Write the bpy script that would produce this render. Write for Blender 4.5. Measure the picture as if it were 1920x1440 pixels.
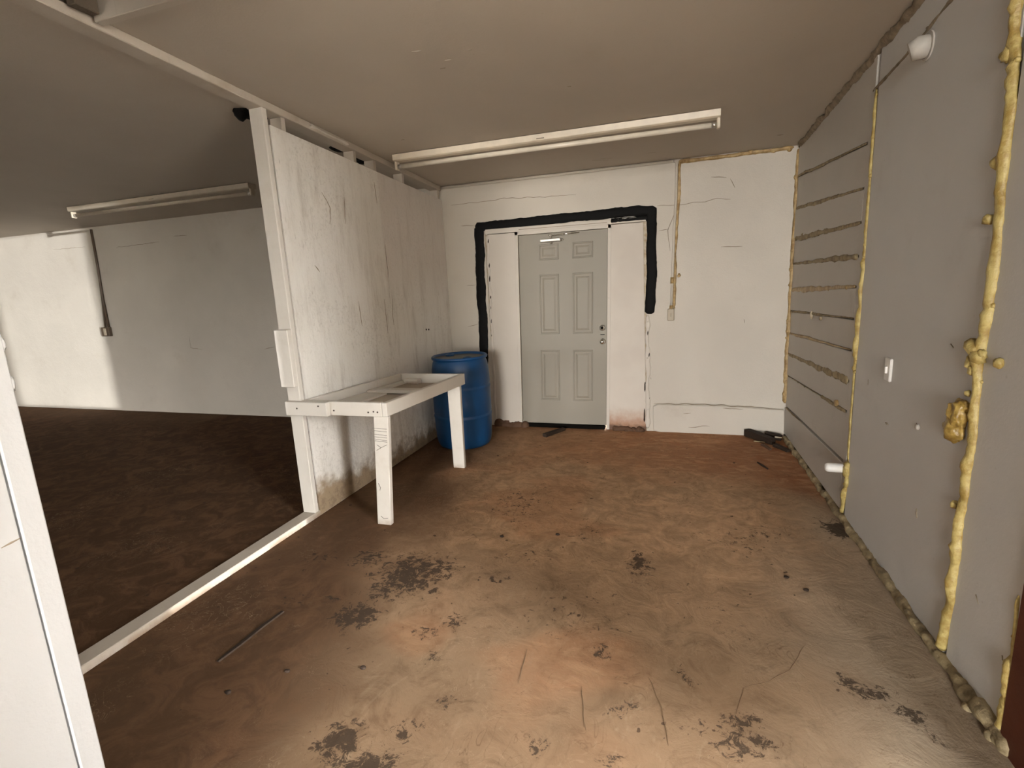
import bpy, bmesh, math, random
import numpy as np
from mathutils import Vector, Matrix, noise

# ------------------------------------------------------------------ scene, camera, light
S = bpy.context.scene
COL = S.collection
for o in list(bpy.data.objects):
    bpy.data.objects.remove(o, do_unlink=True)

def make_camera():
    p, yaw, r, h = 0.194209, -0.318811, -0.050720, 1.586392
    F = Vector((math.sin(yaw)*math.cos(p), math.cos(yaw)*math.cos(p), -math.sin(p)))
    ri = Vector((math.cos(yaw), -math.sin(yaw), 0)); up = ri.cross(F)
    R = math.cos(r)*ri + math.sin(r)*up
    U = -math.sin(r)*ri + math.cos(r)*up
    cd = bpy.data.cameras.new('camera'); cam = bpy.data.objects.new('camera', cd)
    COL.objects.link(cam)
    M = Matrix(((R.x, U.x, -F.x, 0), (R.y, U.y, -F.y, 0), (R.z, U.z, -F.z, h), (0, 0, 0, 1)))
    cam.matrix_world = M
    cd.sensor_fit = 'HORIZONTAL'; cd.sensor_width = 36; cd.lens = 36*966.49/1920
    cd.clip_start = 0.05; cd.clip_end = 200
    S.camera = cam
make_camera()

S.view_settings.view_transform = 'Standard'
S.view_settings.look = 'None'
S.view_settings.gamma = 1
S.view_settings.use_curve_mapping = False
S.view_settings.exposure = 0.0

W = bpy.data.worlds.new('world'); S.world = W; W.use_nodes = True
bg = W.node_tree.nodes['Background']
bg.inputs[0].default_value = (1.0, 0.975, 0.94, 1)      # bright overcast sky outside
bg.inputs[1].default_value = 50.0

sd = bpy.data.lights.new('sun', 'SUN'); sun = bpy.data.objects.new('sun', sd); COL.objects.link(sun)
sd.energy = 6.5; sd.angle = math.radians(.6); sd.color = (1.0, 0.99, 0.98)
sun.location = (8, -3, 3)
sun.rotation_euler = Vector((-8.99, 4.24, -0.02)).to_track_quat('-Z', 'Y').to_euler()

def portal(name, loc, direction, sx, sy):
    l = bpy.data.lights.new(name, 'AREA'); l.shape = 'RECTANGLE'; l.size = sx; l.size_y = sy
    l.cycles.is_portal = True
    o = bpy.data.objects.new(name, l); COL.objects.link(o); o.location = loc
    o.rotation_euler = Vector(direction).to_track_quat('-Z', 'Z').to_euler()
SIDE_Y0, SIDE_Y1, SIDE_H = -0.05, 1.075, 2.66           # doorway in the right wall
FRONT_X0, FRONT_X1, FRONT_H, FRONT_Y = -1.55, 1.05, 3.30, -9.0   # doorway behind the camera
portal('side_doorway_daylight', (1.13, (SIDE_Y0+SIDE_Y1)/2, SIDE_H/2), (-1, 0, 0), SIDE_Y1-SIDE_Y0, SIDE_H)
FAR_X0, FAR_X1, FAR_H = -8.0, -5.2, 1.8                 # unseen opening added to brighten the side room
portal('far_added_daylight', ((FAR_X0+FAR_X1)/2, FRONT_Y-0.1, FAR_H/2), (0, 1, 0), FAR_X1-FAR_X0, FAR_H)
portal('front_doorway_daylight', ((FRONT_X0+FRONT_X1)/2, FRONT_Y-0.1, FRONT_H/2), (0, 1, 0), FRONT_X1-FRONT_X0, FRONT_H)

# ------------------------------------------------------------------ room measures
D = 5.342
def xr(y): return 0.9695 - 0.02048*(y-D)      # face of the right wall
def xl(y): return -2.4508 + 0.0025*(y-D)      # face of the partition
def zc(y): return 2.6316 - 0.0533*(y-D)       # ceiling, falling towards the back

# ------------------------------------------------------------------ materials
class NT:
    def __init__(s, name):
        s.m = bpy.data.materials.new(name); s.m.use_nodes = True
        s.t = s.m.node_tree; s.b = s.t.nodes['Principled BSDF']
        s.tc = s.t.nodes.new('ShaderNodeTexCoord'); s.co = s.tc.outputs['Object']
    def n(s, typ, **kw):
        nd = s.t.nodes.new(typ)
        for k, v in kw.items(): setattr(nd, k, v)
        return nd
    def link(s, a, b): s.t.links.new(a, b)
    def setin(s, sock, v):
        if hasattr(v, 'is_linked') or hasattr(v, 'links'): s.link(v, sock)
        else: sock.default_value = v
    def scale(s, sc):
        nd = s.n('ShaderNodeMapping'); nd.inputs['Scale'].default_value = sc
        s.link(s.co, nd.inputs[0]); return nd.outputs[0]
    def noise(s, scale, detail=4, rough=.6, co=None, dist=0):
        nd = s.n('ShaderNodeTexNoise'); s.link(co or s.co, nd.inputs['Vector'])
        nd.inputs['Scale'].default_value = scale; nd.inputs['Detail'].default_value = detail
        nd.inputs['Roughness'].default_value = rough; nd.inputs['Distortion'].default_value = dist
        return nd.outputs['Fac']
    def ramp(s, f, a, b, lo=0., hi=1.):
        nd = s.n('ShaderNodeMapRange'); nd.interpolation_type = 'SMOOTHSTEP'
        s.setin(nd.inputs[0], f); nd.inputs[1].default_value = a; nd.inputs[2].default_value = b
        nd.inputs[3].default_value = lo; nd.inputs[4].default_value = hi
        return nd.outputs[0]
    def math(s, op, a, b=0.):
        nd = s.n('ShaderNodeMath', operation=op); s.setin(nd.inputs[0], a); s.setin(nd.inputs[1], b)
        return nd.outputs[0]
    def mix(s, f, a, b):
        nd = s.n('ShaderNodeMix', data_type='RGBA')
        s.setin(nd.inputs[0], f)
        s.setin(nd.inputs[6], a if not isinstance(a, tuple) else (*a, 1))
        s.setin(nd.inputs[7], b if not isinstance(b, tuple) else (*b, 1))
        return nd.outputs[2]
    def xyz(s):
        nd = s.n('ShaderNodeSeparateXYZ'); s.link(s.co, nd.inputs[0]); return nd.outputs
    def attr(s, name):
        return s.n('ShaderNodeAttribute', attribute_name=name).outputs['Fac']
    def bump(s, h, strength, dist):
        nd = s.n('ShaderNodeBump'); nd.inputs['Strength'].default_value = strength
        nd.inputs['Distance'].default_value = dist; s.link(h, nd.inputs['Height'])
        s.link(nd.outputs[0], s.b.inputs['Normal'])
    def done(s, col, rough=.6, metal=0., spec=.5):
        s.setin(s.b.inputs['Base Color'], col if not isinstance(col, tuple) else (*col, 1))
        s.setin(s.b.inputs['Roughness'], rough); s.b.inputs['Metallic'].default_value = metal
        s.b.inputs['Specular IOR Level'].default_value = spec
        return s.m

def paint(name, base, var=.05, grime=(.25, .20, .14), amount=.35, rough=.6, bump=.25, gscale=3., seed=0.):
    t = NT(name)
    a = t.noise(.9, 3); a = t.ramp(a, .3, .7)
    c = t.mix(a, base, tuple(v*(1-var*2) for v in base))
    g = t.noise(gscale, 6, .65)
    g = t.ramp(g, .55, .85, 0, amount)
    c = t.mix(g, c, grime)
    sp = t.ramp(t.noise(38, 2, .5), .72, .8, 0, amount)
    c = t.mix(sp, c, grime)
    h = t.math('ADD', t.noise(7, 5, .6), t.math('MULTIPLY', t.noise(90, 2), .25))
    t.bump(h, bump, .02)
    return t.done(c, rough)

def wood_paint(name, base, amount=.25, rough=.55):
    t = NT(name)
    g = t.noise(6, 5, .6)
    c = t.mix(t.ramp(g, .5, .85, 0, amount), base, (.32, .25, .16))
    st = t.noise(1.0, 5, .7, co=t.scale((26, 26, 5)))
    c = t.mix(t.ramp(st, .58, .8, 0, amount), c, (.30, .26, .20))
    z = t.xyz()[2]
    c = t.mix(t.math('MULTIPLY', t.ramp(z, .0, .05, .7, 0.), t.ramp(g, .35, .6)), c, (.25, .15, .08))
    t.bump(t.math('ADD', st, g), .3, .006)
    return t.done(c, rough)

def simple(name, col, rough=.5, metal=0., spec=.5, bump=0, bscale=40):
    t = NT(name)
    a = t.noise(5, 4)
    c = t.mix(t.ramp(a, .3, .75), tuple(v*1.06 for v in col), tuple(v*.85 for v in col))
    if bump: t.bump(t.noise(bscale, 4), bump, .01)
    return t.done(c, rough, metal, spec)

def foam_mat(name, light, dark, rough=.45):
    t = NT(name)
    a = t.noise(22, 5, .6); b = t.noise(5, 3)
    c = t.mix(t.ramp(a, .35, .7), light, dark)
    c = t.mix(t.ramp(b, .5, .75, 0, .5), c, tuple(v*.75 for v in dark))
    t.bump(t.noise(60, 4), .5, .008)
    return t.done(c, rough)

M = {}
M['back'] = paint('aged_white_block_paint', (.60, .555, .48), .05, (.30, .24, .16), .30, .6, .25, 2.2)
M['entry'] = paint('clean_white_paint', (.55, .56, .565), .02, (.5, .48, .45), .12, .6, .15, 3)
M['ceil'] = paint('grey_beige_ceiling', (.47, .415, .345), .04, (.33, .28, .2), .25, .7, .12, 1.4)
M['rawceil'] = paint('brown_board_ceiling', (.13, .10, .07), .2, (.05, .04, .03), .5, .8, .5, 4)
M['grey'] = paint('grey_wall_panel_paint', (.60, .59, .57), .03, (.25, .21, .17), .22, .5, .10, 2.5)
M['plank'] = paint('grey_plank_paint', (.52, .49, .445), .04, (.22, .18, .13), .3, .55, .15, 4)
M['wood'] = wood_paint('white_painted_lumber', (.65, .615, .555), .22)
M['plate'] = wood_paint('dusty_dimmed_lumber', (.46, .41, .345), .45)  # dusty lumber, base darkened further to paint in the dim upper left
M['infill'] = paint('white_infill_board', (.62, .57, .50), .03, (.34, .25, .18), .22, .55, .15, 3)
M['graywood'] = wood_paint('worn_grey_board', (.40, .34, .27), .5, .7)
M['door'] = paint('grey_beige_door_paint', (.265, .238, .19), .03, (.20, .17, .13), .3, .5, .10, 5)
M['steel'] = simple('brushed_steel', (.62, .60, .55), .28, .9)
M['chrome'] = simple('polished_chrome', (.85, .84, .8), .12, 1.)
M['black'] = simple('black_sealant', (.004, .004, .004), .75, 0, .2, .3, 30)
M['dark'] = simple('dark_rubber', (.006, .005, .004), .9, 0, .05)
M['crackm'] = simple('brown_crack_dirt', (.31, .26, .195), .9, 0, .1)  # brown for cracks, nicks and chips
M['nail'] = simple('dark_nail_head', (.05, .035, .025), .6)
M['foam'] = foam_mat('yellow_expanding_foam', (.52, .42, .16), (.31, .205, .05))
M['foamamber'] = foam_mat('amber_expanding_foam', (.46, .32, .09), (.20, .115, .02), .3)
M['foamtan'] = foam_mat('tan_expanding_foam', (.47, .34, .16), (.26, .16, .06))
M['foampale'] = foam_mat('painted_over_foam', (.50, .44, .33), (.34, .24, .12))
M['foamdirty'] = foam_mat('dirty_expanding_foam', (.36, .285, .16), (.17, .125, .065), .7)
M['foambrown'] = foam_mat('stained_foam', (.27, .21, .14), (.15, .11, .065), .7)
M['dimpvc'] = simple('dimmed_white_plastic', (.50, .475, .43), .5)  # white plastic darkened to stand for the dim wall top
M['pvc'] = simple('white_plastic', (.82, .80, .76), .35)
M['boxplastic'] = simple('beige_box', (.40, .34, .25), .5)
M['brownbox'] = simple('brown_box', (.10, .07, .045), .5)
M['enamel'] = simple('cream_enamel', (.74, .66, .53), .4)
M['shadeenamel'] = simple('shaded_enamel', (.46, .40, .31), .6)  # cream enamel darkened in place of the side room's shade
M['tube'] = simple('frosted_lamp_glass', (.80, .74, .62), .25)
M['brownpaint'] = simple('red_brown_paint', (.085, .022, .010), .55, 0, .3, .2, 20)
M['scrap'] = simple('dark_scrap_wood', (.030, .018, .011), .8, 0, .3, .5, 30)
M['scraplight'] = simple('brown_scrap_wood', (.11, .06, .035), .8, 0, .3, .5, 30)
M['floorcrack'] = simple('floor_crack_dirt', (.17, .11, .065), .9, 0, .1)
M['tanrender'] = paint('tan_render', (.27, .24, .21))
M['ground'] = paint('pale_gravel', (.55, .52, .47), .1, (.3, .26, .2), .4, .9, .5, 2)

# plywood partition: whitewashed, grimy, brown splash at the foot
t = NT('grimy_whitewashed_plywood')
x, y, z = t.xyz()
c = t.mix(t.ramp(t.noise(1.3, 3), .35, .7), (.85, .83, .785), (.79, .765, .71))
st = t.noise(1., 6, .72, co=t.scale((9, 9, 1.6)))
c = t.mix(t.ramp(st, .46, .76, 0, .44), c, (.36, .31, .25))
sp = t.noise(40, 5, .65, dist=.4)
spm = t.math('MULTIPLY', t.ramp(sp, .48, .74, 0, .34), t.ramp(t.noise(1.9, 3), .4, .65))
c = t.mix(spm, c, (.27, .24, .19))
fine = t.ramp(t.noise(1., 4, .6, co=t.scale((55, 55, 9))), .6, .75, 0, .45)
c = t.mix(t.math('MULTIPLY', fine, t.ramp(t.noise(2.6, 2), .45, .65)), c, (.16, .13, .10))
pk = t.math('MULTIPLY', t.ramp(y, 4.05, 4.12), t.ramp(z, 1.3, 1.9))
c = t.mix(t.math('MULTIPLY', pk, .5), c, (.66, .59, .545))
edge = t.math('ADD', z, t.math('MULTIPLY', t.noise(7, 5, .6), -.32))
edge = t.math('ADD', edge, t.math('MULTIPLY', t.ramp(y, 2.9, 3.9), .10))
c = t.mix(t.ramp(edge, .0, .13, .95, 0), c, (.30, .215, .125))
c = t.mix(t.math('MULTIPLY', t.ramp(z, .05, .35, .5, 0.), t.ramp(t.noise(16, 5, .7), .45, .6)), c, (.15, .11, .075))
t.bump(t.math('ADD', st, sp), .3, .012)
M['ply'] = t.done(c, .7)

# dirt splashed infill board right of the door
t = NT('mud_splashed_infill_board')
x, y, z = t.xyz()
c = t.mix(t.ramp(t.noise(2, 3), .35, .7), (.62, .57, .50), (.57, .515, .45))
e = t.math('ADD', z, t.math('MULTIPLY', t.noise(6, 5), -.30))
c = t.mix(t.ramp(e, -.12, .12, .9, 0), c, (.36, .17, .08))
e2 = t.math('ADD', z, t.math('MULTIPLY', t.noise(14, 4), -.16))
c = t.mix(t.ramp(e2, -.07, .0, .9, 0), c, (.10, .045, .022))
t.bump(t.noise(8, 5), .2, .01)
M['infillmud'] = t.done(c, .6)

# floor: tan dirt over concrete; attributes carry where the red mud, dark spots, lightened band and shade-darkened dirt lie
t = NT('dirty_concrete_floor')
n1 = t.noise(1.1, 5, .6, dist=.6); n2 = t.noise(5.5, 6, .68, dist=1.2); n3 = t.noise(24, 5, .65)
tan = t.mix(t.ramp(n1, .32, .68), (.255, .172, .105), (.205, .132, .078))
tan = t.mix(t.ramp(n2, .45, .70, 0, .75), tan, (.155, .100, .058))
tan = t.mix(t.ramp(t.noise(8, 5, .6, co=t.scale((1, .45, 1)), dist=2.), .56, .72, 0, .45), tan, (.31, .225, .145))
red = t.attr('red'); clay_lift = t.attr('clay_lift'); dk = t.attr('shadedirt'); spot = t.attr('spot'); gr = t.attr('grey')
c = t.mix(t.math('MULTIPLY', gr, t.ramp(n2, .25, .6, 1., .75)), tan, (.42, .345, .255))
c = t.mix(t.math('MULTIPLY', clay_lift, t.ramp(n2, .3, .65, 1., .45)), c, t.mix(t.ramp(n3, .35, .7), (.60, .385, .23), (.49, .305, .175)))
swirl = t.noise(3.2, 6, .65, co=t.scale((1, 2.4, 1)), dist=1.6)
mud = t.mix(t.ramp(swirl, .45, .68), (.31, .115, .045), (.54, .28, .14))
c = t.mix(t.math('MULTIPLY', red, t.ramp(n2, .2, .55, 1., .6)), c, mud)
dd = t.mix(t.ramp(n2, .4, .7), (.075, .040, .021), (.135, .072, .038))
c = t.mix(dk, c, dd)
ss = t.math('ADD', spot, t.math('MULTIPLY', t.math('SUBTRACT', t.noise(22, 8, .78, dist=.7), .5), 2.6))
sm = t.ramp(ss, .45, .62)
sm = t.math('MULTIPLY', sm, t.ramp(spot, .02, .15))
c = t.mix(t.math('MULTIPLY', sm, .88), c, (.048, .034, .024))
scuff = t.ramp(t.noise(1., 5, .7, co=t.scale((7, 30, 7)), dist=.5), .64, .72, 0, .40)
c = t.mix(scuff, c, (.10, .062, .036))
def veins(sc, dist, th, patch, amt, co=None):
    v = t.math('ABSOLUTE', t.math('SUBTRACT', t.noise(sc, 3, .55, co=co, dist=dist), .5))
    return t.math('MULTIPLY', t.ramp(v, 0, th, amt, 0), t.ramp(t.noise(patch, 3), .50, .62))
vn = veins(4.5, 2.2, .010, 2.6, .55, t.scale((1, .55, 1)))
c = t.mix(vn, c, (.12, .075, .042))
c = t.mix(veins(9, 1.5, .014, 3.7, .5), c, (.13, .08, .045))
c = t.mix(veins(7, 3., .012, 1.9, .35), c, (.42, .31, .20))
pit = t.ramp(t.noise(19, 2, .4), .735, .765, 0, .8)
c = t.mix(pit, c, (.055, .035, .022))
t.bump(t.math('ADD', t.math('MULTIPLY', n2, 1.2), t.math('MULTIPLY', t.noise(28, 5, .7), .35)), .20, .03)
M['floor'] = t.done(c, t.ramp(red, 0., 1., 1., .75), 0, .12)

# blue plastic drum
t = NT('blue_drum_plastic')
c = t.mix(t.ramp(t.noise(4, 4), .35, .7), (.0045, .062, .185), (.004, .050, .15))
c = t.mix(t.ramp(t.noise(25, 4), .66, .8, 0, .25), c, (.15, .17, .19))
t.bump(t.noise(70, 3), .08, .01)
M['blue'] = t.done(c, .42)
M['drumtop'] = simple('dusty_drum_head', (.16, .17, .16), .6)

# ------------------------------------------------------------------ mesh helpers
class MB:
    def __init__(s): s.bm = bmesh.new()
    def quadbox(s, bot, top, bevel=0):
        b = bmesh.new()
        vb = [b.verts.new(p) for p in bot]; vt = [b.verts.new(p) for p in top]
        n = len(vb)
        b.faces.new(vb[::-1]); b.faces.new(vt)
        for i in range(n): b.faces.new((vb[i], vb[(i+1) % n], vt[(i+1) % n], vt[i]))
        bmesh.ops.recalc_face_normals(b, faces=b.faces)
        if bevel: bmesh.ops.bevel(b, geom=list(b.edges), offset=bevel, segments=1, affect='EDGES', profile=.5)
        s.merge(b)
        return s
    def merge(s, b):
        me = bpy.data.meshes.new('tmp'); b.to_mesh(me); b.free(); s.bm.from_mesh(me); bpy.data.meshes.remove(me)
    def box(s, a, b, bevel=0):
        (x0, y0, z0), (x1, y1, z1) = a, b
        return s.quadbox([(x0, y0, z0), (x1, y0, z0), (x1, y1, z0), (x0, y1, z0)],
                         [(x0, y0, z1), (x1, y0, z1), (x1, y1, z1), (x0, y1, z1)], bevel)
    def prism_y(s, xz, y0, y1, bevel=0):
        return s.quadbox([(x, y0, z) for x, z in xz], [(x, y1, z) for x, z in xz], bevel)
    def tube(s, pts, r, seg=12, caps=True):
        b = bmesh.new(); pts = [Vector(p) for p in pts]; rings = []
        for i, p in enumerate(pts):
            d = (pts[min(i+1, len(pts)-1)] - pts[max(i-1, 0)]).normalized()
            a = d.orthogonal().normalized() if i == 0 else (pa - d*pa.dot(d)).normalized()
            pa = a; c = d.cross(a)
            rr = r[i] if isinstance(r, (list, tuple)) else r
            rings.append([b.verts.new(p + rr*(a*math.cos(k*2*math.pi/seg) + c*math.sin(k*2*math.pi/seg))) for k in range(seg)])
        for r0, r1 in zip(rings, rings[1:]):
            for k in range(seg): f = b.faces.new((r0[k], r0[(k+1) % seg], r1[(k+1) % seg], r1[k])); f.smooth = True
        if caps: b.faces.new(rings[0][::-1]); b.faces.new(rings[-1])
        s.merge(b); return s
    def lathe(s, prof, seg=48, centre=(0, 0, 0), axis='z', smooth=True):
        b = bmesh.new(); rings = []; cx, cy, cz = centre
        for r, h in prof:
            ring = []
            for k in range(seg):
                a = k*2*math.pi/seg
                q = (r*math.cos(a), r*math.sin(a), h)
                if axis == 'y': q = (q[0], q[2], q[1])
                if axis == 'x': q = (q[2], q[0], q[1])
                ring.append(b.verts.new((q[0]+cx, q[1]+cy, q[2]+cz)))
            rings.append(ring)
        for r0, r1 in zip(rings, rings[1:]):
            for k in range(seg): f = b.faces.new((r0[k], r0[(k+1) % seg], r1[(k+1) % seg], r1[k])); f.smooth = smooth
        b.faces.new(rings[0]); b.faces.new(rings[-1])
        bmesh.ops.recalc_face_normals(b, faces=b.faces)
        s.merge(b); return s
    def bead(s, pts, n, w, h, seed=0, jit=.35, lumps=0, step=.018, lumpsize=1.1, wprof=None):
        """irregular half-round bead lying along pts on a surface with outward normal n"""
        rnd = random.Random(seed); n = Vector(n).normalized()
        P = [Vector(p) for p in pts]; Q = []
        for a, c in zip(P, P[1:]):
            k = max(1, int((c-a).length/step))
            Q += [a.lerp(c, i/k) for i in range(k)]
        Q.append(P[-1])
        b = bmesh.new(); rings = []; SEG = 9
        for i, p in enumerate(Q):
            d = (Q[min(i+1, len(Q)-1)] - Q[max(i-1, 0)]).normalized(); bb = d.cross(n).normalized()
            u = i/max(1, len(Q)-1)
            ww = w*(1 + jit*1.3*noise.noise((i*step*9, seed*3.1, 0)) + jit*.7*noise.noise((i*step*35, seed*1.7, 5)))
            hh = h*(1 + jit*1.5*noise.noise((i*step*12, seed*2.3, 9)) + jit*noise.noise((i*step*45, seed, 3)))
            if wprof: ww *= wprof(u); hh *= wprof(u)
            if i in (0, len(Q)-1): ww *= .4; hh *= .4
            off = bb*w*jit*.6*noise.noise((i*step*6, 7, seed))
            ring = []
            for k in range(SEG):
                a = -.25 + (math.pi+.5)*k/(SEG-1)
                kk = 1 + .25*jit*noise.noise((i*step*30, k*.9, seed))
                ring.append(b.verts.new(p + off + bb*ww*.5*math.cos(a)*kk + n*hh*math.sin(a)*kk))
            rings.append(ring)
        for r0, r1 in zip(rings, rings[1:]):
            for k in range(SEG-1): f = b.faces.new((r0[k], r1[k], r1[k+1], r0[k+1])); f.smooth = True
            b.faces.new((r0[-1], r1[-1], r1[0], r0[0]))
        b.faces.new(rings[0]); b.faces.new(rings[-1][::-1])
        bmesh.ops.recalc_face_normals(b, faces=b.faces)
        s.merge(b)
        for _ in range(lumps):
            p = rnd.choice(Q); d = Vector((rnd.gauss(0, 1), rnd.gauss(0, 1), rnd.gauss(0, 1)))
            d -= n*d.dot(n)
            s.blob(p + d*w*.25, [w*lumpsize*rnd.uniform(.3, .75)*.8]*3, rnd.random()*99, sub=2)
        return s
    def blob(s, c, rad, seed=0, sub=3, amp=.3, freq=1.6):
        b = bmesh.new(); bmesh.ops.create_icosphere(b, subdivisions=sub, radius=1)
        for v in b.verts:
            k = 1 + amp*noise.noise(v.co*freq + Vector((seed, seed*.7, 0))) + amp*.5*noise.noise(v.co*freq*2.7 + Vector((0, seed, 4)))
            v.co = Vector((v.co.x*rad[0]*k + c[0], v.co.y*rad[1]*k + c[1], v.co.z*rad[2]*k + c[2]))
        for f in b.faces: f.smooth = True
        s.merge(b); return s
    def ribbon(s, pts, n, w, seed=0, lift=.0012):
        """a thin raised hairline of dirt along pts on a surface (a crack's lip)"""
        n = Vector(n); P = [Vector(p) for p in pts]; Q = []
        for a, c in zip(P, P[1:]):
            k = max(2, int((c-a).length/.03)); Q += [a.lerp(c, i/k) for i in range(k)]
        Q.append(P[-1]); rows = []
        for i, p in enumerate(Q):
            d = (Q[min(i+1, len(Q)-1)] - Q[max(i-1, 0)]).normalized(); bb = d.cross(n)
            u = i/(len(Q)-1); ww = w*(.35 + .65*math.sin(math.pi*min(1, max(0, u)))**.5)*(.7+.6*abs(noise.noise((i*.7, seed, 0))))
            o = bb*.012*noise.noise((i*.35, seed, 2))
            rows.append([s.bm.verts.new(p+o+bb*ww/2), s.bm.verts.new(p+o+n*lift), s.bm.verts.new(p+o-bb*ww/2)])
        for a, c in zip(rows, rows[1:]):
            s.bm.faces.new((a[0], c[0], c[1], a[1])); s.bm.faces.new((a[1], c[1], c[2], a[2]))
        bmesh.ops.recalc_face_normals(s.bm, faces=s.bm.faces)
        return s
    def build(s, name, m, parent=None, origin=None):
        me = bpy.data.meshes.new(name)
        if origin is not None: bmesh.ops.translate(s.bm, verts=s.bm.verts, vec=-Vector(origin))
        s.bm.to_mesh(me); s.bm.free()
        me.materials.append(m)
        o = bpy.data.objects.new(name, me); COL.objects.link(o)
        if origin is not None: o.location = origin
        if parent: o.parent = parent
        return o

def tag(o, label=None, cat=None, group=None, kind=None):
    if label: o['label'] = label
    if cat: o['category'] = cat
    if group: o['group'] = group
    if kind: o['kind'] = kind
    return o
def empty(name, loc=(0, 0, 0)):
    o = bpy.data.objects.new(name, None); o.empty_display_size = .1; COL.objects.link(o); o.location = loc
    return o

# ------------------------------------------------------------------ the setting
rng = np.random.default_rng(4)
def vnoise(x, y, f, seed):
    r = np.random.default_rng(seed); g = r.random((128, 128))
    X = x*f + 50.3; Y = y*f + 50.7
    i = np.floor(X).astype(int); j = np.floor(Y).astype(int); u = X-i; v = Y-j
    u = u*u*(3-2*u); v = v*v*(3-2*v)
    G = lambda a, b: g[a % 128, b % 128]
    return G(i, j)*(1-u)*(1-v) + G(i+1, j)*u*(1-v) + G(i, j+1)*(1-u)*v + G(i+1, j+1)*u*v
def fbm(x, y, f, seed): return (vnoise(x, y, f, seed)*.55 + vnoise(x, y, f*2.1, seed+1)*.3 + vnoise(x, y, f*4.3, seed+2)*.15)
def sstep(a, b, x): q = np.clip((x-a)/(b-a), 0, 1); return q*q*(3-2*q)

SPOTS = [(-1.35, 2.22, .10, .05, .62), (-1.62, 2.28, .07, .05, .6), (-1.22, 2.2, .06, .05, .6), (-.85, 1.55, .05, .05, .55), (-.45, 1.45, .05, .05, .55), (.05, 1.9, .05, .06, .5), (-1.0, 1.75, .06, .05, .5), (-.2, 1.45, .08, .05, .5), (-1.77, 2.43, .15, .12, .62), (-1.43, 2.33, .20, .24, .75), (-1.28, 2.42, .12, .14, .6), (-1.47, 2.14, .15, .11, .6), (-1.51, 1.92, .13, .11, .78),
         (-1.02, 2.0, .06, .07, .6), (-1.12, 1.9, .09, .06, .5), (-1.14, 1.28, .10, .09, .8), (-1.0, 1.22, .14, .06, .75), (-.93, 1.38, .06, .06, .6),
         (-.19, 2.73, .06, .15, .72), (-.24, 2.68, .05, .12, .5), (-.31, 1.97, .06, .06, .62), (.95, 3.37, .10, .14, .9), (.64, 2.03, .05, .05, .72), (.72, 2.0, .07, .04, .7),
         (.80, 1.91, .05, .05, .75), (.84, 1.84, .03, .05, .7), (.23, 1.72, .11, .06, .6), (.23, 1.63, .13, .06, .62), (.05, 1.66, .1, .05, .5), (-.18, 1.67, .07, .06, .52), (-2.07, 2.37, .13, .12, .42),
         (-1.71, 2.03, .08, .05, .5), (-.94, 2.39, .10, .06, .5), (-1.9, 1.95, .12, .08, .42), (.5, 3.23, .16, .18, .40), (-1.11, 3.34, .3, .38, .40), (-.5, 3.0, .2, .2, .34),
         (.35, 3.1, .25, .3, .34), (-.8, 2.7, .3, .2, .33), (-.5, 2.2, .4, .3, .30), (.2, 2.4, .3, .3, .28)]
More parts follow.
